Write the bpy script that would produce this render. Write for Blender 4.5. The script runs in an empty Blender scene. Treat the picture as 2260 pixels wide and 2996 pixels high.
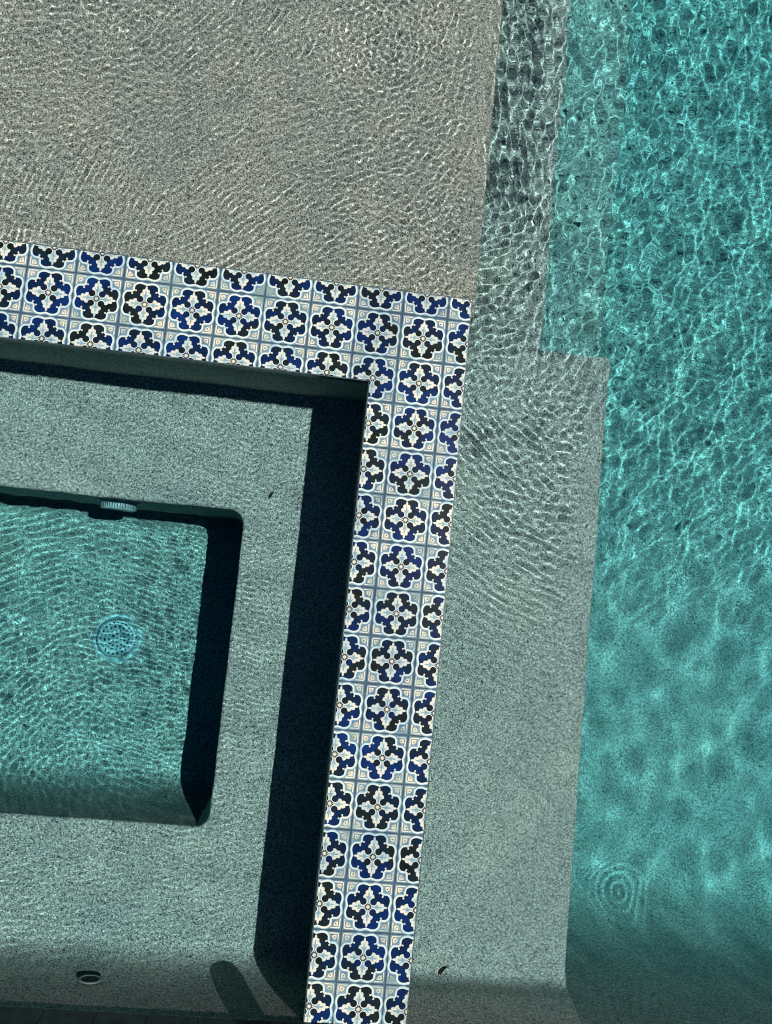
import bpy, bmesh, math, random
import numpy as np
from mathutils import Matrix, Vector

# ------------------------------------------------------------------ camera, light, exposure
sc = bpy.context.scene
sc.render.engine = 'CYCLES'
sc.render.resolution_x, sc.render.resolution_y = 772, 1024
cam = bpy.data.cameras.new('camera')
cam_ob = bpy.data.objects.new('camera', cam)
sc.collection.objects.link(cam_ob)
sc.camera = cam_ob
cam.sensor_fit = 'VERTICAL'
cam.sensor_height = 24.0
cam.lens = 24.0 * 2253.0 / 2996.0
cam.clip_start, cam.clip_end = 0.05, 200.0
cam_ob.matrix_world = Matrix((
    (0.99169, -0.10463, -0.07483, -0.4049),
    (0.09802, 0.99137, -0.08708, -0.9584),
    (0.0833, 0.07902, 0.99339, 2.4869),
    (0, 0, 0, 1)))

SUN_ZENITH = math.radians(24.5)
SUN_AZ = math.radians(13.5)            # measured from +x towards +y
world = bpy.data.worlds.new('World')
sc.world = world
world.use_nodes = True
wn = world.node_tree
bg = wn.nodes['Background']
sky = wn.nodes.new('ShaderNodeTexSky')
sky.sky_type = 'NISHITA'
sky.sun_disc = False
sky.air_density = 0.5            # a deep, dry blue sky
sky.dust_density = 0.3
sky.sun_elevation = math.pi / 2 - SUN_ZENITH
sky.sun_rotation = math.pi / 2 - SUN_AZ
wn.links.new(sky.outputs[0], bg.inputs[0])
bg.inputs[1].default_value = 0.05

sun = bpy.data.lights.new('sun', 'SUN')
sun_ob = bpy.data.objects.new('sun', sun)
sc.collection.objects.link(sun_ob)
sun.energy = 5.0
sun.angle = math.radians(0.5)
sun.color = (1.0, 0.97, 0.92)
sd = Vector((math.sin(SUN_ZENITH) * math.cos(SUN_AZ), math.sin(SUN_ZENITH) * math.sin(SUN_AZ), math.cos(SUN_ZENITH)))
sun_ob.rotation_euler = (-sd).to_track_quat('-Z', 'Y').to_euler()
sun_ob.location = (3, 1, 6)
sun.cycles.is_caustics_light = True    # real refracted sunlight on the pool floor

sc.view_settings.view_transform = 'Standard'
sc.view_settings.look = 'None'
sc.view_settings.gamma = 1.0
sc.view_settings.exposure = 0.25
sc.cycles.use_denoising = True
sc.cycles.max_bounces = 10
sc.cycles.transmission_bounces = 8
sc.cycles.sample_clamp_indirect = 3.0
sc.cycles.blur_glossy = 0.5
sc.cycles.diffuse_bounces = 2
sc.cycles.filter_width = 1.1

# ------------------------------------------------------------------ helpers
PI = math.pi
WL = -0.006          # water level; the spa rim's tiles are at z = 0
Z_SHELF, Z_STEP, Z_STEP2, Z_DEEP = -0.145, -0.36, -0.90, -1.20
Z_SPA, Z_PIT = -0.44, -1.02
Y_WALL = -2.330


def link(o, parent=None):
    sc.collection.objects.link(o)
    if parent is not None:
        o.parent = parent
    return o


def obj(name, bm, mats, parent=None, smooth=False):
    me = bpy.data.meshes.new(name)
    bm.normal_update()
    bm.to_mesh(me)
    bm.free()
    for m in (mats if isinstance(mats, (list, tuple)) else [mats]):
        me.materials.append(m)
    if smooth:
        for p in me.polygons:
            p.use_smooth = True
    o = link(bpy.data.objects.new(name, me), parent)
    o.cycles.is_caustics_receiver = True
    return o


def thing(name, label, cat, loc=(0, 0, 0), group=None):
    o = link(bpy.data.objects.new(name, None))
    o.location = loc
    tag(o, label, cat, group)
    return o


def tag(o, label=None, cat=None, group=None, kind=None):
    if label:
        o['label'] = label
    if cat:
        o['category'] = cat
    if group:
        o['group'] = group
    if kind:
        o['kind'] = kind
    return o


def add_box(bm, x0, x1, y0, y1, z0, z1, r=0.0, edges=None, seg=4):
    """A box; EDGES(mid, direction) picks the edges that are rounded to radius R."""
    vs = [bm.verts.new(p) for p in ((x0, y0, z0), (x1, y0, z0), (x1, y1, z0), (x0, y1, z0),
                                    (x0, y0, z1), (x1, y0, z1), (x1, y1, z1), (x0, y1, z1))]
    fs = [bm.faces.new([vs[i] for i in f]) for f in
          ((0, 3, 2, 1), (4, 5, 6, 7), (0, 1, 5, 4), (1, 2, 6, 5), (2, 3, 7, 6), (3, 0, 4, 7))]
    if r > 0:
        es = {e for f in fs for e in f.edges}
        pick = []
        for e in es:
            m = (e.verts[0].co + e.verts[1].co) / 2
            d = (e.verts[1].co - e.verts[0].co).normalized()
            if edges is None or edges(m, d):
                pick.append(e)
        bmesh.ops.bevel(bm, geom=pick, offset=r, segments=seg, profile=0.5, affect='EDGES')
    return bm


def rounded_rect(x0, x1, y0, y1, r, n=8):
    pts = []
    for cx, cy, a0 in ((x1 - r, y0 + r, -PI / 2), (x1 - r, y1 - r, 0), (x0 + r, y1 - r, PI / 2), (x0 + r, y0 + r, PI)):
        for i in range(n + 1):
            a = a0 + PI / 2 * i / n
            pts.append((cx + r * math.cos(a), cy + r * math.sin(a)))
    return pts


# ------------------------------------------------------------------ materials
def new_mat(name):
    m = bpy.data.materials.new(name)
    m.use_nodes = True
    nt = m.node_tree
    return m, nt, nt.nodes['Principled BSDF']


def node(nt, typ, **kw):
    n = nt.nodes.new(typ)
    for k, v in kw.items():
        if k in n.inputs:
            n.inputs[k].default_value = v
        else:
            setattr(n, k, v)
    return n


def ramp(nt, fac, stops, interp='LINEAR'):
    n = nt.nodes.new('ShaderNodeValToRGB')
    n.color_ramp.interpolation = interp
    el = n.color_ramp.elements
    el[0].position, el[0].color = stops[0][0], (*stops[0][1], 1)
    el[1].position, el[1].color = stops[1][0], (*stops[1][1], 1)
    for p, c in stops[2:]:
        e = el.new(p)
        e.color = (*c, 1)
    nt.links.new(fac, n.inputs[0])
    return n.outputs[0]


def mix(nt, fac, a, b, mode='MIX'):
    n = nt.nodes.new('ShaderNodeMix')
    n.data_type = 'RGBA'
    n.blend_type = mode
    for s, v in ((n.inputs[0], fac), (n.inputs[6], a), (n.inputs[7], b)):
        if isinstance(v, (int, float)):
            s.default_value = v
        elif isinstance(v, tuple):
            s.default_value = (*v, 1)
        else:
            nt.links.new(v, s)
    return n.outputs[2]


def coords(nt):
    return nt.nodes.new('ShaderNodeNewGeometry').outputs['Position']


def plaster(name, tint=(1, 1, 1), k=1.0):
    """Exposed-pebble pool plaster: grains of grey, cream and near-black a few millimetres across."""
    m, nt, b = new_mat(name)
    pos = coords(nt)
    v = node(nt, 'ShaderNodeTexVoronoi', Scale=370.0)
    nt.links.new(pos, v.inputs['Vector'])
    sep = nt.nodes.new('ShaderNodeSeparateColor')
    nt.links.new(v.outputs['Color'], sep.inputs[0])
    c = ramp(nt, sep.outputs[0], [(0.0, (.025, .03, .03)), (0.14, (.08, .085, .08)), (0.26, (.26, .26, .24)),
                                  (0.55, (.40, .39, .355)), (0.80, (.54, .52, .47)), (1.0, (.90, .88, .82))])
    n1 = node(nt, 'ShaderNodeTexNoise', Scale=150.0, Detail=4.0, Roughness=0.65)
    nt.links.new(pos, n1.inputs['Vector'])
    c = mix(nt, 0.6, c, ramp(nt, n1.outputs[0], [(0.32, (.62, .63, .63)), (0.68, (1.28, 1.26, 1.22))]), 'MULTIPLY')
    n2 = node(nt, 'ShaderNodeTexNoise', Scale=3.5, Detail=5.0, Roughness=0.6)
    nt.links.new(pos, n2.inputs['Vector'])
    c = mix(nt, 0.8, c, ramp(nt, n2.outputs[0], [(0.3, (.80, .84, .86)), (0.5, (.98, .98, .98)), (0.7, (1.12, 1.08, 1.02))]), 'MULTIPLY')
    c = mix(nt, 1.0, c, (tint[0] * k, tint[1] * k, tint[2] * k), 'MULTIPLY')
    nt.links.new(c, b.inputs['Base Color'])
    b.inputs['Roughness'].default_value = 0.85
    b.inputs['Specular IOR Level'].default_value = 0.1
    bp = node(nt, 'ShaderNodeBump', Strength=0.5, Distance=0.0012)
    nt.links.new(v.outputs['Distance'], bp.inputs['Height'])
    nt.links.new(bp.outputs[0], b.inputs['Normal'])
    return m


def glaze(name, stops, scale=9.0, rough=0.28, detail=3.0, seed=0.0, fine=0.12, tone=0.75):
    """Hand-painted glaze: the colour wanders with a noise laid over the tiles."""
    m, nt, b = new_mat(name)
    pos = coords(nt)
    off = node(nt, 'ShaderNodeVectorMath', operation='ADD')
    nt.links.new(pos, off.inputs[0])
    off.inputs[1].default_value = (seed, seed * 1.7, 0)
    n = node(nt, 'ShaderNodeTexNoise', Scale=scale, Detail=detail, Roughness=0.55)
    nt.links.new(off.outputs[0], n.inputs['Vector'])
    c = ramp(nt, n.outputs[0], stops)
    f = node(nt, 'ShaderNodeTexNoise', Scale=170.0, Detail=3.0, Roughness=0.6)
    nt.links.new(off.outputs[0], f.inputs['Vector'])
    c = mix(nt, fine * 4, c, ramp(nt, f.outputs[0], [(0.3, (.72, .74, .76)), (0.62, (1.12, 1.12, 1.12))]), 'MULTIPLY')
    # each tile has its own tone
    tl = node(nt, 'ShaderNodeVectorMath', operation='SNAP')
    tl.inputs[1].default_value = (.152, .152, 9.0)
    sh = node(nt, 'ShaderNodeVectorMath', operation='ADD')
    sh.inputs[1].default_value = (.076, .076, 0)
    nt.links.new(pos, sh.inputs[0])
    nt.links.new(sh.outputs[0], tl.inputs[0])
    wnz = node(nt, 'ShaderNodeTexWhiteNoise', noise_dimensions='2D')
    nt.links.new(tl.outputs[0], wnz.inputs['Vector'])
    c = mix(nt, tone, c, ramp(nt, wnz.outputs['Value'], [(0.0, (.70, .76, .80)), (0.5, (.98, 1.0, 1.0)), (1.0, (1.12, 1.08, 1.0))]), 'MULTIPLY')
    nt.links.new(c, b.inputs['Base Color'])
    b.inputs['Roughness'].default_value = rough
    b.inputs['Specular IOR Level'].default_value = 0.22
    bp = node(nt, 'ShaderNodeBump', Strength=0.15, Distance=0.001)
    nt.links.new(f.outputs[0], bp.inputs['Height'])
    nt.links.new(bp.outputs[0], b.inputs['Normal'])
    return m


def plain(name, col, rough=0.5, metal=0.0, var=0.15, scale=60.0):
    m, nt, b = new_mat(name)
    n = node(nt, 'ShaderNodeTexNoise', Scale=scale, Detail=4.0)
    nt.links.new(coords(nt), n.inputs['Vector'])
    lo = tuple(c * (1 - var) for c in col)
    hi = tuple(min(1, c * (1 + var)) for c in col)
    nt.links.new(ramp(nt, n.outputs[0], [(0.3, lo), (0.7, hi)]), b.inputs['Base Color'])
    b.inputs['Roughness'].default_value = rough
    b.inputs['Specular IOR Level'].default_value = 0.22
    b.inputs['Metallic'].default_value = metal
    return m


M_PLASTER = plaster('pebble_plaster', (.95, .985, 1.0), .90)
M_GROUT = glaze('grout', [(0.3, (.022, .045, .065)), (0.7, (.05, .085, .11))], 30, 0.7)
M_TILE = glaze('tile_blue_glaze', [(0.30, (.055, .105, .19)), (0.45, (.10, .17, .24)), (0.60, (.15, .23, .27)), (0.75, (.19, .26, .27))], 14, 0.22, seed=1)
M_HALO = glaze('tile_pale_glaze', [(0.3, (.11, .20, .29)), (0.55, (.20, .31, .36)), (0.75, (.34, .41, .40))], 18, 0.22, seed=2)
M_FIELD = glaze('tile_dark_glaze', [(0.30, (.004, .007, .007)), (0.41, (.009, .015, .016)), (0.48, (.004, .012, .032)), (0.56, (.003, .016, .070)), (0.75, (.005, .024, .115))], 6, 0.18, detail=3.0, seed=3, fine=0.2)
M_DISC = glaze('tile_disc_glaze', [(0.35, (.006, .008, .007)), (0.50, (.008, .013, .018)), (0.62, (.004, .014, .060))], 10, 0.18, seed=4, fine=0.2)
M_WHITE = glaze('tile_white_glaze', [(0.30, (.27, .39, .42)), (0.42, (.43, .48, .44)), (0.53, (.52, .51, .43)), (0.66, (.54, .52, .46)), (0.76, (.54, .41, .30))], 17, 0.25, seed=5)
M_BAND = glaze('tile_band_glaze', [(0.30, (.30, .43, .47)), (0.45, (.48, .56, .54)), (0.72, (.60, .59, .50))], 15, 0.25, seed=6)
M_WASH = glaze('tile_wash', [(0.35, (.11, .22, .28)), (0.6, (.21, .31, .34)), (0.75, (.40, .42, .37))], 40, 0.25, seed=7)
M_CORNER = glaze('tile_corner_glaze', [(0.32, (.20, .27, .24)), (0.44, (.40, .43, .35)), (0.52, (.58, .53, .41)), (0.72, (.62, .55, .42))], 14, 0.25, seed=8, fine=0.2)
M_OLIVE = glaze('tile_olive_glaze', [(0.35, (.06, .07, .04)), (0.5, (.14, .12, .075)), (0.65, (.24, .20, .14))], 60, 0.25, seed=9)
M_EDGE = glaze('tile_edge', [(0.35, (.02, .035, .04)), (0.6, (.06, .09, .10)), (0.75, (.16, .2, .2))], 40, 0.35, seed=10)

# ------------------------------------------------------------------ the pool: floor, shelf, steps, bench
X0, X1, Y1 = -3.3, 4.2, 3.4          # extent of the water
bm = bmesh.new()
add_box(bm, X0 - .3, X1 + .3, Y_WALL - .3, Y1 + .3, Z_DEEP - .25, Z_DEEP)
tag(obj('pool_floor', bm, M_PLASTER), kind='structure')

bm = bmesh.new()
add_box(bm, X0 - .1, .031, -.02, Y1 + .1, Z_DEEP - .05, Z_SHELF, .010, lambda m, d: abs(m.x - .031) < 1e-4 and m.z > -.3)
tag(obj('sun_shelf', bm, plaster('shelf_plaster', (1.0, .97, .92), .97)), kind='structure')

t = thing('pool_steps', 'two long underwater plaster steps going down from the shallow shelf into the teal deep water', 'pool steps', (.3, 1.6, Z_DEEP))
bm = bmesh.new()
add_box(bm, .028, .316, -.058, Y1 + .1, Z_DEEP - .05, Z_STEP, .010, lambda m, d: abs(m.x - .316) < 1e-4 and abs(m.z - Z_STEP) < 1e-4)
o = obj('step', bm, M_PLASTER, t)
bm = bmesh.new()
add_box(bm, .314, .672, -.057, Y1 + .1, Z_DEEP - .05, Z_STEP2, .010, lambda m, d: abs(m.x - .672) < 1e-4 and abs(m.z - Z_STEP2) < 1e-4)
o2 = obj('step', bm, M_PLASTER, t)
for q in (o, o2):
    q.matrix_parent_inverse = Matrix.Translation((-.3, -1.6, -Z_DEEP))

bm = bmesh.new()
add_box(bm, -.01, .584, Y_WALL - .05, -.0581, Z_DEEP - .05, Z_STEP, .012,
        lambda m, d: (abs(m.x - .584) < 1e-4 and (abs(m.z - Z_STEP) < 1e-4 or (abs(d.z) > .9 and m.y > -.1))))
tag(obj('pool_bench', bm, M_PLASTER), 'long flat underwater plaster bench running beside the outside of the tiled spa rim', 'bench')

# ------------------------------------------------------------------ the end wall with coping, and the far walls
def cove_profile(n):
    """A hand-floated cove: flat at first, steeper and steeper; (run, rise) for a run of 1."""
    out = []
    for i in range(1, n):
        t = .975 * (i / (n - 1)) ** .8
        q = math.sqrt(1 - (1 - t) ** 2)
        out.append((t, math.log((1 + q) / (1 - t)) - q))
    out.append((1.0, out[-1][1] + .9))
    return out


def cove_wall(name, x0, x1, zfoot, r, parent, mat=M_PLASTER, y=Y_WALL, n=16, top=None):
    """A wall face along x that curves into the floor at its foot."""
    prof = [(y + r + .02, zfoot + .0012), (y + r, zfoot + .0015)]
    for t, h in cove_profile(n):
        prof.append((y + r - r * t, zfoot + .0015 + r * h))
    t_ = y if top is None else top
    prof += [(t_, .0015), (t_ - .16, .0015), (t_ - .16, zfoot - .1), (y + r + .02, zfoot - .1)]
    bm = bmesh.new()
    a = [bm.verts.new((x0, p[0], p[1])) for p in prof]
    b = [bm.verts.new((x1, p[0], p[1])) for p in prof]
    k = len(prof)
    for i in range(k):
        f = bm.faces.new((a[i], b[i], b[(i + 1) % k], a[(i + 1) % k]))
        f.smooth = 0 < i <= n
    bmesh.ops.recalc_face_normals(bm, faces=bm.faces)
    return obj(name, bm, mat, parent)


wall = thing('pool_wall', 'plastered end wall of pool and spa in grazing light, dark tiled above the waterline', 'wall')
cove_wall('wall_face', X0 - .1, -.302, Z_SPA, .065, wall)
cove_wall('wall_face', -.02, .583, Z_STEP, .026, wall, y=-2.302, top=Y_WALL)
cove_wall('wall_face', .583, X1 + .1, Z_DEEP, .21, wall)
M_STONE = plain('coping_stone', (.34, .32, .28), .8, var=.25, scale=35)
M_SLATE = plain('dark_wall_tile', (.018, .025, .027), .6, var=.5, scale=25)
# above the water the wall is raised, clad in dark tile, with a stone coping and an added shadow-casting spout
bm = bmesh.new()
x = X0 - .2
while x < X1 + .2:
    for zz in (.002, .1035, .205, .3065, .408):
        add_box(bm, x, x + .149, Y_WALL - .17, Y_WALL + .004, zz, min(zz + .1, .4465), .0015, lambda m, d: m.y > Y_WALL)
    x += .151
obj('dark_tile_cladding', bm, M_SLATE, wall)
bm = bmesh.new()
x = X0 - .2
while x < X1 + .2:
    add_box(bm, x, x + .595, Y_WALL - .20, Y_WALL + .010, .4475, .485, .006, lambda m, d: m.z > .46)
    x += .6
obj('coping', bm, M_STONE, wall)
bm = bmesh.new()
sp = [(-.050, Y_WALL - .05), (.050, Y_WALL - .05), (.050, Y_WALL + .048)]  # unseen spout, added and shaped to throw a finger-like shadow on the wall
sp += [(.050 * math.cos(PI * i / 14), Y_WALL + .048 + .038 * math.sin(PI * i / 14)) for i in range(1, 14)] + [(-.050, Y_WALL + .048)]
lo = [bm.verts.new((-.365 + u, v, .235)) for u, v in sp]
hi = [bm.verts.new((-.365 + u, v, .262)) for u, v in sp]
bm.faces.new(list(reversed(lo)))
bm.faces.new(hi)
for i in range(len(sp)):
    j = (i + 1) % len(sp)
    bm.faces.new((lo[i], lo[j], hi[j], hi[i]))
obj('shadow_spout', bm, M_STONE, wall)

far = thing('pool_wall', 'far plastered pool walls with pale stone coping around the deep water', 'wall')
bm = bmesh.new()
add_box(bm, X1 - .03, X1 + .3, Y_WALL + .001, Y1 + .3, Z_DEEP - .1, -.026)
add_box(bm, X0 - .3, X1 - .031, Y1 - .03, Y1 + .3, Z_DEEP - .1, -.026)
add_box(bm, X0 - .3, X0 + .03, Y_WALL + .001, Y1 - .031, Z_DEEP - .1, -.026)
obj('wall_face', bm, M_PLASTER, far)
bm = bmesh.new()
add_box(bm, X1 - .045, X1 + .33, Y_WALL + .016, Y1 + .33, -.025, .022, .006, lambda m, d: m.z > 0)
add_box(bm, X0 - .33, X1 - .047, Y1 - .045, Y1 + .33, -.025, .022, .006, lambda m, d: m.z > 0)
add_box(bm, X0 - .33, X0 + .045, Y_WALL + .016, Y1 - .047, -.025, .022, .006, lambda m, d: m.z > 0)
obj('coping', bm, M_STONE, far)

M_DECK = plain('deck_paving', (.40, .37, .32), .85, var=.2, scale=12)
bm = bmesh.new()
E0 = .33
add_box(bm, -30, 30, -30, Y_WALL - .172, -.3, .012)
add_box(bm, -30, 30, Y1 + E0 + .004, 30, -.3, .012)
add_box(bm, X1 + E0 + .004, 30, Y_WALL - .171, Y1 + E0, -.3, .012)
add_box(bm, -30, X0 - E0 - .004, Y_WALL - .171, Y1 + E0, -.3, .012)
tag(obj('deck_pavement', bm, M_DECK), kind='structure')

# ------------------------------------------------------------------ the spa
P = .152             # tile pitch
RW = 2.06 * P        # thickness of the rim
SX0 = -RW - 13 * P - .0   # inner side of the far arm
SXL = SX0 - RW
spa = thing('hot_tub', 'square spa with blue and white patterned tile rim, pale plaster bench and deep footwell', 'hot tub')
R2 = .006
bm = bmesh.new()
YB = Y_WALL - .02
for (x0, x1, y0, y1) in ((-RW, 0, YB, 0), (SX0, -RW - .0002, -RW, 0), (SXL, SX0 - .0002, YB, 0)):
    add_box(bm, x0, x1, y0, y1, Z_DEEP - .05, -.0075)
obj('rim_wall', bm, plaster('rim_plaster', (.9, .95, .95)), spa)
# glazed edge strips: the sides of the tiles and the waterline trim just under them
bm = bmesh.new()
TH, OUT = .0072, .0035
def strip(x0, x1, y0, y1):
    add_box(bm, x0, x1, y0, y1, -.0445, -.0025)
strip(-RW - OUT, -RW - .0002, YB + .02, -RW - OUT - .0003)
strip(SX0 + OUT + .0003, -RW - .0003, -RW - OUT, -RW - .0002)
strip(.0002, OUT, YB + .02, OUT)
strip(SXL, -.0001, .0002, OUT)
obj('edge_trim', bm, M_EDGE, spa)

# bench with the footwell opening
PX0, PX1, PY0, PY1, PR = -1.95, -.705, -1.879, -.764, .052
inner = rounded_rect(PX0, PX1, PY0, PY1, PR)
bm = bmesh.new()
er = .010
prof = [(er, 0.0)] + [(er - er * math.sin(PI / 2 * i / 4), -er + er * math.cos(PI / 2 * i / 4)) for i in range(1, 5)]
rings = []
def offset_ring(d, z):
    return [bm.verts.new((x, y, z)) for x, y in rounded_rect(PX0 - d, PX1 + d, PY0 - d, PY1 + d, PR + d)]
for d, dz in prof:
    rings.append(offset_ring(d, Z_SPA + dz))
# outer square, matched point by point
ox0, ox1, oy0, oy1 = SX0 - .05, -RW + .02, Y_WALL - .05, -RW + .02
n = 8
outer = []
base = rounded_rect(PX0, PX1, PY0, PY1, PR)
corners = ((ox1, oy0), (ox1, oy1), (ox0, oy1), (ox0, oy0))
ring_out = []
for ci, (cx, cy) in enumerate(corners):
    for i in range(n + 1):
        ring_out.append((cx, cy))
r0 = rings[0]
cv = [bm.verts.new((cx, cy, Z_SPA)) for cx, cy in corners]
N = len(r0)
for ci in range(4):
    for i in range(n):
        a, b = r0[ci * (n + 1) + i], r0[ci * (n + 1) + i + 1]
        bm.faces.new((a, cv[ci], b))
    a, b = r0[ci * (n + 1) + n], r0[((ci + 1) * (n + 1)) % N]
    bm.faces.new((a, cv[ci], cv[(ci + 1) % 4], b))
for k in range(len(rings) - 1):
    for i in range(N):
        f = bm.faces.new((rings[k][i], rings[k][(i + 1) % N], rings[k + 1][(i + 1) % N], rings[k + 1][i]))
        f.smooth = True
lowv = offset_ring(0, Z_SPA - .03)
for i in range(N):
    bm.faces.new((rings[-1][i], rings[-1][(i + 1) % N], lowv[(i + 1) % N], lowv[i]))
bmesh.ops.recalc_face_normals(bm, faces=bm.faces)
o = obj('bench', bm, M_PLASTER, spa)
if o.data.polygons[0].normal.z < 0:
    o.data.flip_normals()

bm = bmesh.new()
cr = .075
levels = [(0.0, Z_SPA - .03)]
for t, h in reversed(cove_profile(14)):
    levels.append((-cr * (1 - t), Z_PIT + cr * h))
levels.append((-cr, Z_PIT))
rings = []
for d, z in levels:
    rr = max(PR + d * .35, .02)
    rings.append([bm.verts.new((x, y, z)) for x, y in rounded_rect(PX0 - d, PX1 + d, PY0 - d, PY1 + d, rr)])
for k in range(len(rings) - 1):
    for i in range(N):
        f = bm.faces.new((rings[k][i], rings[k][(i + 1) % N], rings[k + 1][(i + 1) % N], rings[k + 1][i]))
        f.smooth = True
bm.faces.new(rings[-1])
bmesh.ops.recalc_face_normals(bm, faces=bm.faces)
o = obj('footwell', bm, M_PLASTER, spa)
if o.data.polygons[len(o.data.polygons) - 1].normal.z < 0:
    o.data.flip_normals()

# ------------------------------------------------------------------ the patterned tiles on the rim
def cat(pts, closed=True, sub=4):
    out = []
    n = len(pts)
    rng = range(n) if closed else range(n - 1)
    for i in rng:
        if closed:
            p0, p1, p2, p3 = pts[i - 1], pts[i], pts[(i + 1) % n], pts[(i + 2) % n]
        else:
            p0, p1, p2, p3 = pts[max(i - 1, 0)], pts[i], pts[i + 1], pts[min(i + 2, n - 1)]
        for s in range(sub):
            t = s / sub
            out.append(tuple(.5 * ((2 * p1[k]) + (-p0[k] + p2[k]) * t + (2 * p0[k] - 5 * p1[k] + 4 * p2[k] - p3[k]) * t * t
                                   + (-p0[k] + 3 * p1[k] - 3 * p2[k] + p3[k]) * t ** 3) for k in (0, 1)))
    if not closed:
        out.append(pts[-1])
    return out


def stroke(pts, w, closed=False):
    """Quads along a centreline."""
    n = len(pts)
    L, Rr = [], []
    for i in range(n):
        if closed:
            a, b = pts[i - 1], pts[(i + 1) % n]
        else:
            a, b = pts[max(i - 1, 0)], pts[min(i + 1, n - 1)]
        dx, dy = b[0] - a[0], b[1] - a[1]
        l = math.hypot(dx, dy) or 1
        nx, ny = -dy / l * w / 2, dx / l * w / 2
        L.append((pts[i][0] + nx, pts[i][1] + ny))
        Rr.append((pts[i][0] - nx, pts[i][1] - ny))
    return [[Rr[i], Rr[(i + 1) % n], L[(i + 1) % n], L[i]] for i in range(n if closed else n - 1)]


def disc(cx, cy, r, n=18):
    return [(cx + r * math.cos(2 * PI * i / n), cy + r * math.sin(2 * PI * i / n)) for i in range(n)]


def rot(pts, k):
    for _ in range(k):
        pts = [(-y, x) for x, y in pts]
    return pts


def mirror_x(h):
    return h + [(-x, y) for x, y in reversed(h) if abs(x) > 1e-6]


MATS = [M_GROUT, M_TILE, M_HALO, M_FIELD, M_DISC, M_WHITE, M_BAND, M_WASH, M_CORNER, M_OLIVE]
pattern = []      # (polygon, material index, height in layers)
g = .972
pattern.append(([(-g, -g), (g, -g), (g, g), (-g, g)], 1, 1))
lobe = cat([(x_ * 1.035, y_ * 1.035) for x_, y_ in [(0, .835), (.09, .862), (.21, .892), (.33, .884), (.43, .838), (.492, .765), (.506, .68), (.508, .612), (.528, .552)]], False)
outline = []
for k in range(4):
    # going counter-clockwise: right half lobe (reversed) then left half lobe
    outline += rot(list(reversed(lobe)), k) + rot([(-x, y) for x, y in lobe[1:]], k)
pattern.append((outline, 3, 3))
for q in stroke(outline, .135, True):
    pattern.append((q, 2, 2))
for q in stroke(outline, .070, True):
    pattern.append((q, 6, 4))
# curled hooks at the four cusps
for k in range(4):
    for s in (1, -1):
        hook = [(.545, .545), (.515, .575), (.475, .592), (.435, .580)]
        if s < 0:
            hook = [(y, x) for x, y in hook]
        for q in stroke(rot(cat(hook, False, 3), k), .040):
            pattern.append((q if s > 0 else q, 5, 5))
        bx, by = (.428, .572) if s > 0 else (.572, .428)
        pattern.append((rot(disc(bx, by, .036, 14), k), 5, 6))
    pattern.append((rot(disc(.550, .550, .038, 12), k), 5, 6.3))
# palmettes
half = [(0, .79), (.052, .715), (.058, .635), (.095, .648), (.160, .625), (.185, .56), (.155, .505), (.195, .505), (.250, .465), (.275, .400),
        (.255, .345), (.195, .335), (.135, .362), (.080, .325), (.052, .25), (.050, .17), (.02, .125)]
half = [(x * .84, y * (1.0 + .03 * (y > .6))) for x, y in half]
palm = cat(mirror_x(half), True, 3)
wash = cat(mirror_x([(0, .60), (.035, .50), (.028, .42), (.12, .43), (.06, .35), (.028, .26), (.02, .16)]), True, 3)
for k in range(4):
    pattern.append((rot(palm, k), 5, 6))
    pattern.append((rot(wash, k), 7, 7))
    arc = [(.213 + .158 * math.cos(a), .213 + .158 * math.sin(a)) for a in [math.radians(225 - 118 + 236 * i / 22) for i in range(23)]]
    for q in stroke(rot(arc, k), .030):
        pattern.append((q, 6, 7.5))
    pattern.append((rot(disc(.213, .213, .142, 22), k), 4, 8))
pattern.append((disc(0, 0, .105, 18), 9, 8))
pattern.append((disc(0, 0, .066, 18), 5, 9))
# corner ornaments
for k in range(4):
    for q in stroke(rot(cat([(.53, .905), (.66, .905), (.80, .905), (.875, .897), (.900, .87), (.905, .80), (.905, .66), (.905, .53)], False, 2), k), .05):
        pattern.append((q, 8, 4))
    pattern.append((rot(cat([(.62, .82), (.72, .835), (.84, .84), (.835, .72), (.82, .62), (.74, .66), (.69, .69), (.66, .74)], True, 2), k), 8, 4.5))
    pattern.append((rot(cat([(.70, .75), (.76, .775), (.80, .80), (.775, .76), (.75, .70), (.72, .72)], True, 2), k), 9, 5))
    pattern.append((rot(disc(.66, .795, .022, 8), k), 9, 5))
    pattern.append((rot(disc(.795, .66, .022, 8), k), 9, 5))


def clip(poly, axis, val, keep_less):
    out = []
    n = len(poly)
    for i in range(n):
        a, b = poly[i], poly[(i + 1) % n]
        ia = (a[axis] <= val) if keep_less else (a[axis] >= val)
        ib = (b[axis] <= val) if keep_less else (b[axis] >= val)
        if ia:
            out.append(a)
        if ia != ib:
            t = (val - a[axis]) / (b[axis] - a[axis])
            out.append((a[0] + (b[0] - a[0]) * t, a[1] + (b[1] - a[1]) * t))
    return out


def area(p):
    return .5 * sum(p[i][0] * p[(i + 1) % len(p)][1] - p[(i + 1) % len(p)][0] * p[i][1] for i in range(len(p)))


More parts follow.
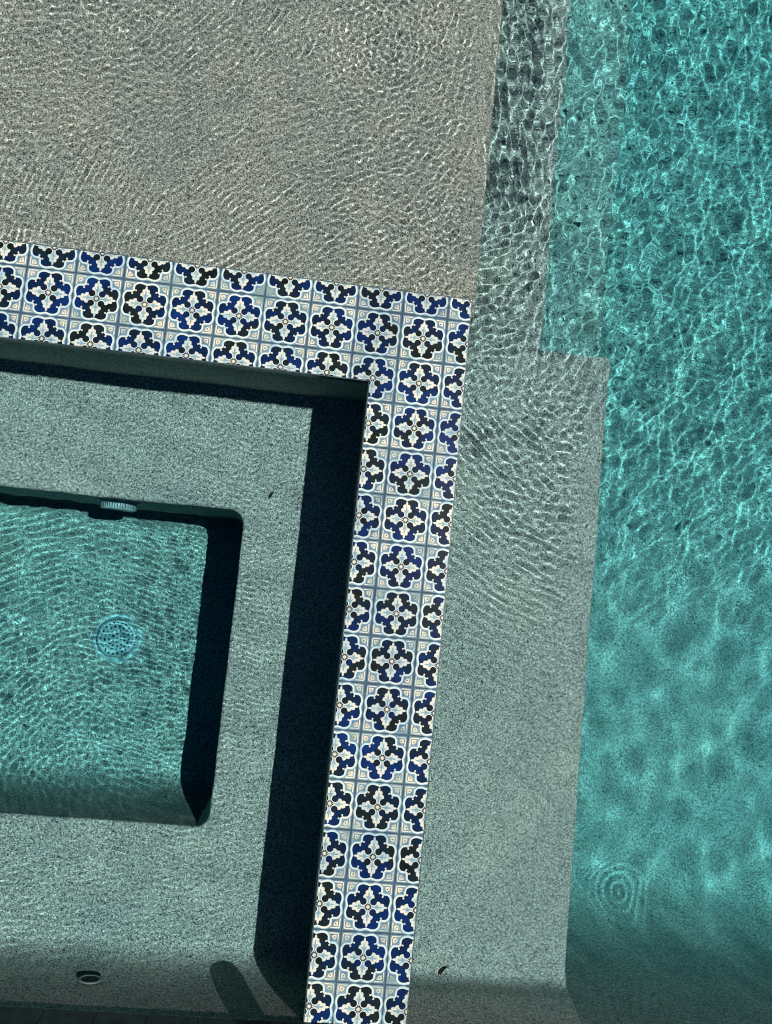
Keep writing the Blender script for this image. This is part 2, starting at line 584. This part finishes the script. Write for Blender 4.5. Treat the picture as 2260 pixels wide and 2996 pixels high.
rects = [(-RW, 0.0, YB + .022, 0.0), (SX0, -RW, -RW, 0.0), (SXL, SX0, YB + .022, 0.0)]
random.seed(7)
bm = bmesh.new()
LAY = .00022
Z0 = -.0035
for (rx0, rx1, ry0, ry1) in rects:
    # grout bed under the tiles
    vs = [bm.verts.new((x, y, z)) for z in (-.0075, Z0) for x, y in ((rx0, ry0), (rx1, ry0), (rx1, ry1), (rx0, ry1))]
    for fi in ((4, 5, 6, 7), (0, 1, 5, 4), (1, 2, 6, 5), (2, 3, 7, 6), (3, 0, 4, 7)):
        bm.faces.new([vs[i] for i in fi]).material_index = 0
for i in range(-18, 1):
    for j in range(-17, 1):
        cx, cy = i * P, j * P
        jx, jy = random.uniform(-.0004, .0004), random.uniform(-.0004, .0004)
        ja = random.uniform(-.006, .006)
        jz = random.uniform(0, .0004)
        turn = random.randrange(4)
        sc_ = random.uniform(.985, 1.0)
        ca, sa = math.cos(ja), math.sin(ja)
        for (rx0, rx1, ry0, ry1) in rects:
            if cx + P / 2 < rx0 or cx - P / 2 > rx1 or cy + P / 2 < ry0 or cy - P / 2 > ry1:
                continue
            for poly, mi, lay in pattern:
                pp = rot(poly, turn)
                pp = [(cx + jx + (x * ca - y * sa) * P / 2 * sc_, cy + jy + (x * sa + y * ca) * P / 2 * sc_) for x, y in pp]
                if cx - P / 2 < rx0 or cx + P / 2 > rx1 or cy - P / 2 < ry0 or cy + P / 2 > ry1:
                    for ax, val, less in ((0, rx0, False), (0, rx1, True), (1, ry0, False), (1, ry1, True)):
                        pp = clip(pp, ax, val, less)
                        if len(pp) < 3:
                            break
                    if len(pp) < 3:
                        continue
                q = []
                for v in pp:
                    if not q or math.hypot(v[0] - q[-1][0], v[1] - q[-1][1]) > 2e-5:
                        q.append(v)
                while len(q) > 2 and math.hypot(q[0][0] - q[-1][0], q[0][1] - q[-1][1]) < 2e-5:
                    q.pop()
                if len(q) < 3:
                    continue
                a = area(q)
                if abs(a) < 1e-8:
                    continue
                if a < 0:
                    q.reverse()
                z = Z0 + .0012 + jz + lay * LAY
                f = bm.faces.new([bm.verts.new((x, y, z)) for x, y in q])
                f.material_index = mi
obj('tile_top', bm, MATS, spa)

# ------------------------------------------------------------------ fittings
M_PVC = plain('white_plastic', (.36, .46, .48), .45, var=.15)
M_HOLE = plain('dark_opening', (.01, .015, .018), .8)


def lathe(bm, prof, seg=48, mi=0):
    rings = []
    for r, z in prof:
        if r < 1e-5:
            rings.append([bm.verts.new((0, 0, z))])
        else:
            rings.append([bm.verts.new((r * math.cos(2 * PI * i / seg), r * math.sin(2 * PI * i / seg), z)) for i in range(seg)])
    for a, b in zip(rings, rings[1:]):
        for i in range(seg):
            j = (i + 1) % seg
            if len(a) == 1:
                f = bm.faces.new((a[0], b[i], b[j]))
            elif len(b) == 1:
                f = bm.faces.new((a[i], a[j], b[0]))
            else:
                f = bm.faces.new((a[i], a[j], b[j], b[i]))
            f.material_index = mi
            f.smooth = True
    bmesh.ops.recalc_face_normals(bm, faces=bm.faces)
    return bm


drain = thing('drain_cover', 'round pale drain cover full of small dark holes on the spa footwell floor', 'drain cover', (-1.199, -1.300, Z_PIT))
bm = bmesh.new()
lathe(bm, [(.098, 0.0), (.097, .004), (.093, .006), (.086, .006), (.084, .003)])
obj('outer_ring', bm, M_PVC, drain)
bm = bmesh.new()
lathe(bm, [(.081, .0), (.081, .010), (.078, .014), (.070, .0175), (.05, .0205), (.025, .0220), (.0, .0225)])
dome = lambda r: .0225 - .0045 * (r / .068) ** 2
for rad, cnt in ((.0, 1), (.016, 6), (.031, 12), (.046, 17), (.061, 23)):
    for i in range(cnt):
        a = 2 * PI * i / cnt + rad * 40
        cx, cy = rad * math.cos(a), rad * math.sin(a)
        f = bm.faces.new([bm.verts.new((cx + .0038 * math.cos(b), cy + .0038 * math.sin(b), dome(rad) + .0012)) for b in [2 * PI * k / 10 for k in range(10)]])
        f.material_index = 1
obj('grate', bm, [M_PVC, M_HOLE], drain)
bm = bmesh.new()
for i in range(60):
    a = 2 * PI * i / 60
    c, s = math.cos(a), math.sin(a)
    pts = [(.0795, -.0017), (.0795, .0017), (.0725, .0017), (.0725, -.0017)]
    bm.faces.new([bm.verts.new((u * c - v * s, u * s + v * c, .0178 if u < .075 else .0148)) for u, v in pts])
obj('slot_ring', bm, M_HOLE, drain)

suct = thing('suction_cover', 'pale domed suction grille with slotted edge on the shaded side wall of the spa footwell', 'suction cover', (-1.185, PY1, -.620))
suct.rotation_euler = (PI / 2, 0, 0)
bm = bmesh.new()
lathe(bm, [(.076, 0.0), (.076, .004), (.072, .007), (.066, .008)])
obj('outer_ring', bm, M_PVC, suct)
bm = bmesh.new()
lathe(bm, [(.066, .0), (.066, .022), (.063, .030), (.05, .034), (.0, .036)])
for i in range(44):
    a = 2 * PI * i / 44
    c, s = math.cos(a), math.sin(a)
    pts = [(-.0016, .006), (.0016, .006), (.0016, .026), (-.0016, .026)]
    f = bm.faces.new([bm.verts.new((.0668 * c - u * s, .0668 * s + u * c, z)) for u, z in pts])
    f.material_index = 1
obj('grille', bm, [M_PVC, M_HOLE], suct)

jet = thing('jet_nozzle', 'small round spa jet with dark opening low on the end wall', 'spa jet', (-1.005, Y_WALL + .006, -.235))
jet.rotation_euler = (-PI / 2, 0, 0)
M_JET = plain('jet_plastic', (.20, .23, .21), .45, var=.15)
bm = bmesh.new()
lathe(bm, [(.038, .0), (.038, .002), (.035, .0035), (.030, .0035), (.028, .002)])
obj('outer_ring', bm, M_JET, jet)
bm = bmesh.new()
lathe(bm, [(.0275, .0022), (.012, .0024), (.0, .0024)])
obj('opening', bm, M_HOLE, jet)

# fallen leaves
def leaf(name, label, loc, length, width, ang, col, curl):
    m = plain(name + '_skin', col, .6, var=.4, scale=300)
    bm = bmesh.new()
    n = 12
    rows = []
    for i in range(n + 1):
        t = i / n
        w = width * (math.sin(PI * min(1, t * 1.02)) ** .8) * (1 - .35 * t) + .0004
        x = (t - .5) * length
        z = curl * (t - .5) ** 2 * 4
        y0 = .12 * length * math.sin(PI * t)
        rows.append([bm.verts.new((x, y0 + s * w / 2, z + abs(s) * width * .25)) for s in (-1, -.5, 0, .5, 1)])
    for a, b in zip(rows, rows[1:]):
        for k in range(4):
            bm.faces.new((a[k], b[k], b[k + 1], a[k + 1])).smooth = True
    ext = bmesh.ops.solidify(bm, geom=list(bm.faces), thickness=.0006)
    lf = obj(name, bm, m)
    lf.location = loc
    lf.rotation_euler = (0, 0, ang)
    tag(lf, label, 'leaf')
    return lf


leaf('fallen_leaf', 'tiny dark curled leaf lying alone on the spa bench', (-.614, -.695, Z_SPA + .002), .030, .012, math.radians(58), (.02, .022, .014), .004)
leaf('fallen_leaf', 'narrow reddish brown leaf at the foot of the end wall beside the tiled rim', (.153, -2.275, Z_STEP + .004), .052, .014, math.radians(52), (.06, .022, .014), .006)

# ------------------------------------------------------------------ water
rng = np.random.default_rng(11)


def graded(lo, hi, a, b, fine, coarse):
    core = np.arange(a, b + 1e-9, fine)
    left, x, s = [], a, fine
    while x > lo:
        s = min(s * 1.25, coarse)
        x -= s
        left.append(x)
    right, x, s = [], core[-1], fine
    while x < hi:
        s = min(s * 1.25, coarse)
        x += s
        right.append(x)
    left = [v for v in left if v > lo + fine] + [lo]
    right = [v for v in right if v < hi - fine] + [hi]
    return np.array(sorted(set(left)) + list(core) + sorted(set(right)))


def smooth(x, a, b):
    t = np.clip((x - a) / (b - a), 0, 1)
    return t * t * (3 - 2 * t)


def blob(X, Y, cx, cy, rx, ry):
    return np.exp(-((X - cx) / rx) ** 2 - ((Y - cy) / ry) ** 2)


def waves(X, Y, n, lam0, lam1, head, spread, curv, near=(1.5, 5.0), seed=0, o=(.3, -.2)):
    """Trains of ripples that come from far points roughly in direction HEAD (degrees); CURV is their rms curvature (1/m)."""
    r = np.random.default_rng(seed)
    Z = np.zeros_like(X)
    for _ in range(n):
        lam = math.exp(r.uniform(math.log(lam0), math.log(lam1)))
        a = math.radians(r.normal(head, spread))
        dist = r.uniform(*near)
        sx, sy = o[0] + dist * math.cos(a), o[1] + dist * math.sin(a)
        R_ = np.hypot(X - sx, Y - sy)
        k = 2 * PI / lam
        Z += curv * math.sqrt(2.0 / n) / k ** 2 * np.sin(k * R_ + r.uniform(0, 2 * PI))
    return Z


def rings_at(X, Y, cx, cy, lam, rmax, curv, squash=1.0, ang=0.0):
    c, s = math.cos(ang), math.sin(ang)
    u, v = (X - cx) * c + (Y - cy) * s, (-(X - cx) * s + (Y - cy) * c) * squash
    R_ = np.hypot(u, v)
    k = 2 * PI / lam
    return curv / k ** 2 * np.cos(k * R_) * np.exp(-(R_ / rmax) ** 2)


def pool_height(X, Y):
    up = smooth(Y, -1.5, -.2)                      # the water is ruffled towards the shelf and calm near the end wall
    shelf = 1 - smooth(X, -.03, .06)
    step = smooth(X, -.02, .08) * (1 - smooth(X, .30, .42)) * smooth(Y, -.45, .15)
    step2 = smooth(X, .27, .38) * (1 - smooth(X, .60, .78)) * smooth(Y, -.45, .1)
    bench = smooth(X, -.03, .05) * (1 - smooth(X, .56, .68)) * (1 - smooth(Y, -.35, .1))
    deep = smooth(X, .56, .74)
    patch = .5 + .5 * np.sin(3.1 * X + 1.7 * Y + 1.0) * np.sin(2.3 * Y - 1.3 * X + .4)
    patch2 = .5 + .5 * np.sin(4.3 * X - 2.9 * Y + 2.0) * np.sin(3.7 * Y + 2.1 * X)
    Z = waves(X, Y, 40, .015, .034, 122, 22, 11.0, seed=4) * shelf * (.15 + .85 * patch)
    Z += waves(X, Y, 40, .013, .026, 0, 180, 8.0, near=(0, .45), seed=5, o=(-.30, -.15)) * shelf * (.15 + .85 * (1 - smooth(Y, .2, .8)))
    Z += waves(X, Y, 40, .014, .030, 0, 180, 8.0, near=(0, .35), seed=15, o=(-1.9, 1.6)) * shelf * patch2
    Z += waves(X, Y, 34, .014, .028, 0, 180, 9.0, near=(0, .22), seed=16, o=(-.33, .92)) * 1.7 * shelf * blob(X, Y, -.33, .92, .26, .26)
    Z += waves(X, Y, 44, .018, .050, 172, 18, 7.5, seed=1) * step * smooth(Y, .30, .60)
    Z += waves(X, Y, 44, .018, .045, 115, 16, 7.5, seed=14) * step * (1 - smooth(Y, .35, .65))
    Z += waves(X, Y, 30, .020, .05, 60, 60, 3.0, seed=11) * step
    Z += waves(X, Y, 44, .020, .055, 148, 18, 4.6, seed=8) * step2
    Z += waves(X, Y, 30, .03, .07, 60, 60, 1.8, seed=12) * step2
    Z += waves(X, Y, 50, .013, .036, 0, 180, 5.5, near=(0, .75), seed=6, o=(.95, .45)) * 1.05 * bench * (.06 + .94 * smooth(Y, -1.5, -.7)) * (.45 + .55 * patch2)
    Z += waves(X, Y, 34, .018, .050, 100, 22, 4.5, seed=9) * bench * smooth(Y, -1.2, -.4) * (.25 + .75 * smooth(X, .1, .5))
    Z += waves(X, Y, 50, .028, .085, 145, 36, 1.25, seed=2) * deep * (.10 + .90 * smooth(Y, -1.2, -.2))
    Z += waves(X, Y, 40, .022, .045, 20, 90, .9, seed=10) * deep * (.15 + .85 * smooth(Y, -1.4, .2))
    Z += waves(X, Y, 24, .12, .30, 120, 80, .55, seed=3) * smooth(X, .3, .8)
    Z += waves(X, Y, 14, .10, .30, 120, 80, .3, seed=13)
    Z += rings_at(X, Y, 1.36, -2.09, .026, .100, 2.8, .62, math.radians(-50))
    for px, py, sg in ((.319, .840, .0085), (.203, .749, .0070), (.172, .640, .0060), (.118, .700, .0060), (.300, .905, .0060), (.81, .71, .010), (1.02, .35, .012)):
        Z -= 9.0 * sg ** 2 * np.exp(-((X - px) ** 2 + (Y - py) ** 2) / sg ** 2)
    return Z


def spa_height(X, Y):
    a = blob(X, Y, -1.45, -1.35, .62, .60)
    pit = (1 - smooth(X, -.85, -.62)) * smooth(Y, -2.05, -1.8) * (1 - smooth(Y, -.80, -.62))
    Z = waves(X, Y, 50, .017, .036, 0, 180, 1.9, near=(0, .45), seed=21, o=(-.85, -1.95)) * pit * (.45 + .75 * a)
    Z += waves(X, Y, 34, .020, .045, 40, 60, .9, seed=22) * pit * (.3 + .8 * a)
    Z += waves(X, Y, 34, .016, .030, 150, 35, 2.6, seed=25) * (1 - pit) * (.5 + .5 * a + .6 * blob(X, Y, -1.5, -2.1, .6, .3))
    Z += waves(X, Y, 26, .014, .024, 95, 12, 3.0, seed=24) * blob(X, Y, -.65, -1.2, .35, .9)
    Z += waves(X, Y, 12, .10, .22, 90, 60, .4, seed=23)
    return Z


def water_mat():
    m = bpy.data.materials.new('clear_water')
    m.use_nodes = True
    nt = m.node_tree
    nt.nodes.clear()
    out = nt.nodes.new('ShaderNodeOutputMaterial')
    gl = nt.nodes.new('ShaderNodeBsdfRefraction')
    gl.inputs['IOR'].default_value = 1.333
    gl.inputs['Roughness'].default_value = 0.0
    nt.links.new(gl.outputs[0], out.inputs['Surface'])
    return m


M_WATER = water_mat()


def water_sheet(name, xs, ys, hf, keep, amp_x, amp_y):
    X, Y = np.meshgrid(xs, ys)
    H = hf(X, Y)
    fade = smooth(X, xs[0], amp_x[0]) * (1 - smooth(X, amp_x[1], xs[-1])) * smooth(Y, ys[0], amp_y[0]) * (1 - smooth(Y, amp_y[1], ys[-1]))
    Z = WL + H * fade
    in_rim = (X > SXL) & (X < 0) & (Y < 0) & ~((X > SX0) & (X < -RW) & (Y < -RW))
    Z = np.where(in_rim, np.minimum(Z, -.0046), Z)
    ny, nx = X.shape
    idx = np.arange(nx * ny).reshape(ny, nx)
    xc, yc = np.meshgrid((xs[1:] + xs[:-1]) / 2, (ys[1:] + ys[:-1]) / 2)
    K = keep(xc, yc)
    F = np.stack([idx[:-1, :-1], idx[:-1, 1:], idx[1:, 1:], idx[1:, :-1]], -1)[K]
    verts = np.stack([X, Y, Z], -1).reshape(-1, 3)
    # side skirts and bottom, so that the water is a closed body
    low = verts.copy()
    low[:, 2] = Z_DEEP - .12
    cnt = {}
    Kp = np.pad(K, 1)
    sides = []
    jj, ii = np.nonzero(K)
    for dj, di, a, b in ((-1, 0, (0, 0), (0, 1)), (0, 1, (0, 1), (1, 1)), (1, 0, (1, 1), (1, 0)), (0, -1, (1, 0), (0, 0))):
        edge = ~Kp[jj + 1 + dj, ii + 1 + di]
        J, I = jj[edge], ii[edge]
        va, vb = idx[J + a[0], I + a[1]], idx[J + b[0], I + b[1]]
        n0 = nx * ny
        sides.append(np.stack([vb, va, va + n0, vb + n0], -1))
    bottom = F[:, ::-1] + nx * ny
    faces = np.concatenate([F] + sides + [bottom])
    allv = np.concatenate([verts, low])
    used = np.zeros(len(allv), bool)
    used[faces.ravel()] = True
    remap = np.cumsum(used) - 1
    allv, faces = allv[used], remap[faces]
    me = bpy.data.meshes.new(name)
    me.vertices.add(len(allv))
    me.vertices.foreach_set('co', allv.astype(np.float32).ravel())
    me.loops.add(faces.size)
    me.loops.foreach_set('vertex_index', faces.astype(np.int32).ravel())
    me.polygons.add(len(faces))
    me.polygons.foreach_set('loop_start', np.arange(0, faces.size, 4, dtype=np.int32))
    sm = np.zeros(len(faces), bool)
    sm[:len(F)] = True
    me.polygons.foreach_set('use_smooth', sm)
    me.update(calc_edges=True)
    me.validate()
    me.materials.append(M_WATER)
    o = link(bpy.data.objects.new(name, me))
    o.cycles.is_caustics_caster = True
    tag(o, kind='structure')
    return o


xs = graded(X0, X1, -1.75, 2.10, .0042, .12)
ys = graded(Y_WALL - .06, Y1, -2.36, 2.10, .0042, .12)
inspa = lambda x, y: (x > SXL + RW / 2) & (x < -RW / 2) & (y < -RW / 2)
water_sheet('pool_water', xs, ys, pool_height, lambda x, y: ~inspa(x, y), (-2.0, 2.5), (-2.37, 2.4))
xs = graded(SXL + RW / 2, -RW / 2, -1.75, -RW / 2 - .01, .0038, .1)
ys = graded(Y_WALL - .06, -RW / 2, -2.36, -RW / 2 - .01, .0038, .1)
water_sheet('spa_water', xs, ys, spa_height, lambda x, y: x < 99, (-2.2, -RW / 2 - .02), (-2.37, -RW / 2 - .02))

# the water's own colour: it swallows red light with depth
bm = bmesh.new()
add_box(bm, X0 - .02, X1 + .02, Y_WALL - .07, Y1 + .02, Z_DEEP - .15, WL + .009)
m = bpy.data.materials.new('water_absorption')
m.use_nodes = True
m.node_tree.nodes.clear()
out = m.node_tree.nodes.new('ShaderNodeOutputMaterial')
va = m.node_tree.nodes.new('ShaderNodeVolumeAbsorption')
va.inputs['Color'].default_value = (0.08, .950, 1.0, 1)
va.inputs['Density'].default_value = 1.18
m.node_tree.links.new(va.outputs[0], out.inputs['Volume'])
o = obj('water_colour_haze', bm, m)
tag(o, kind='stuff')
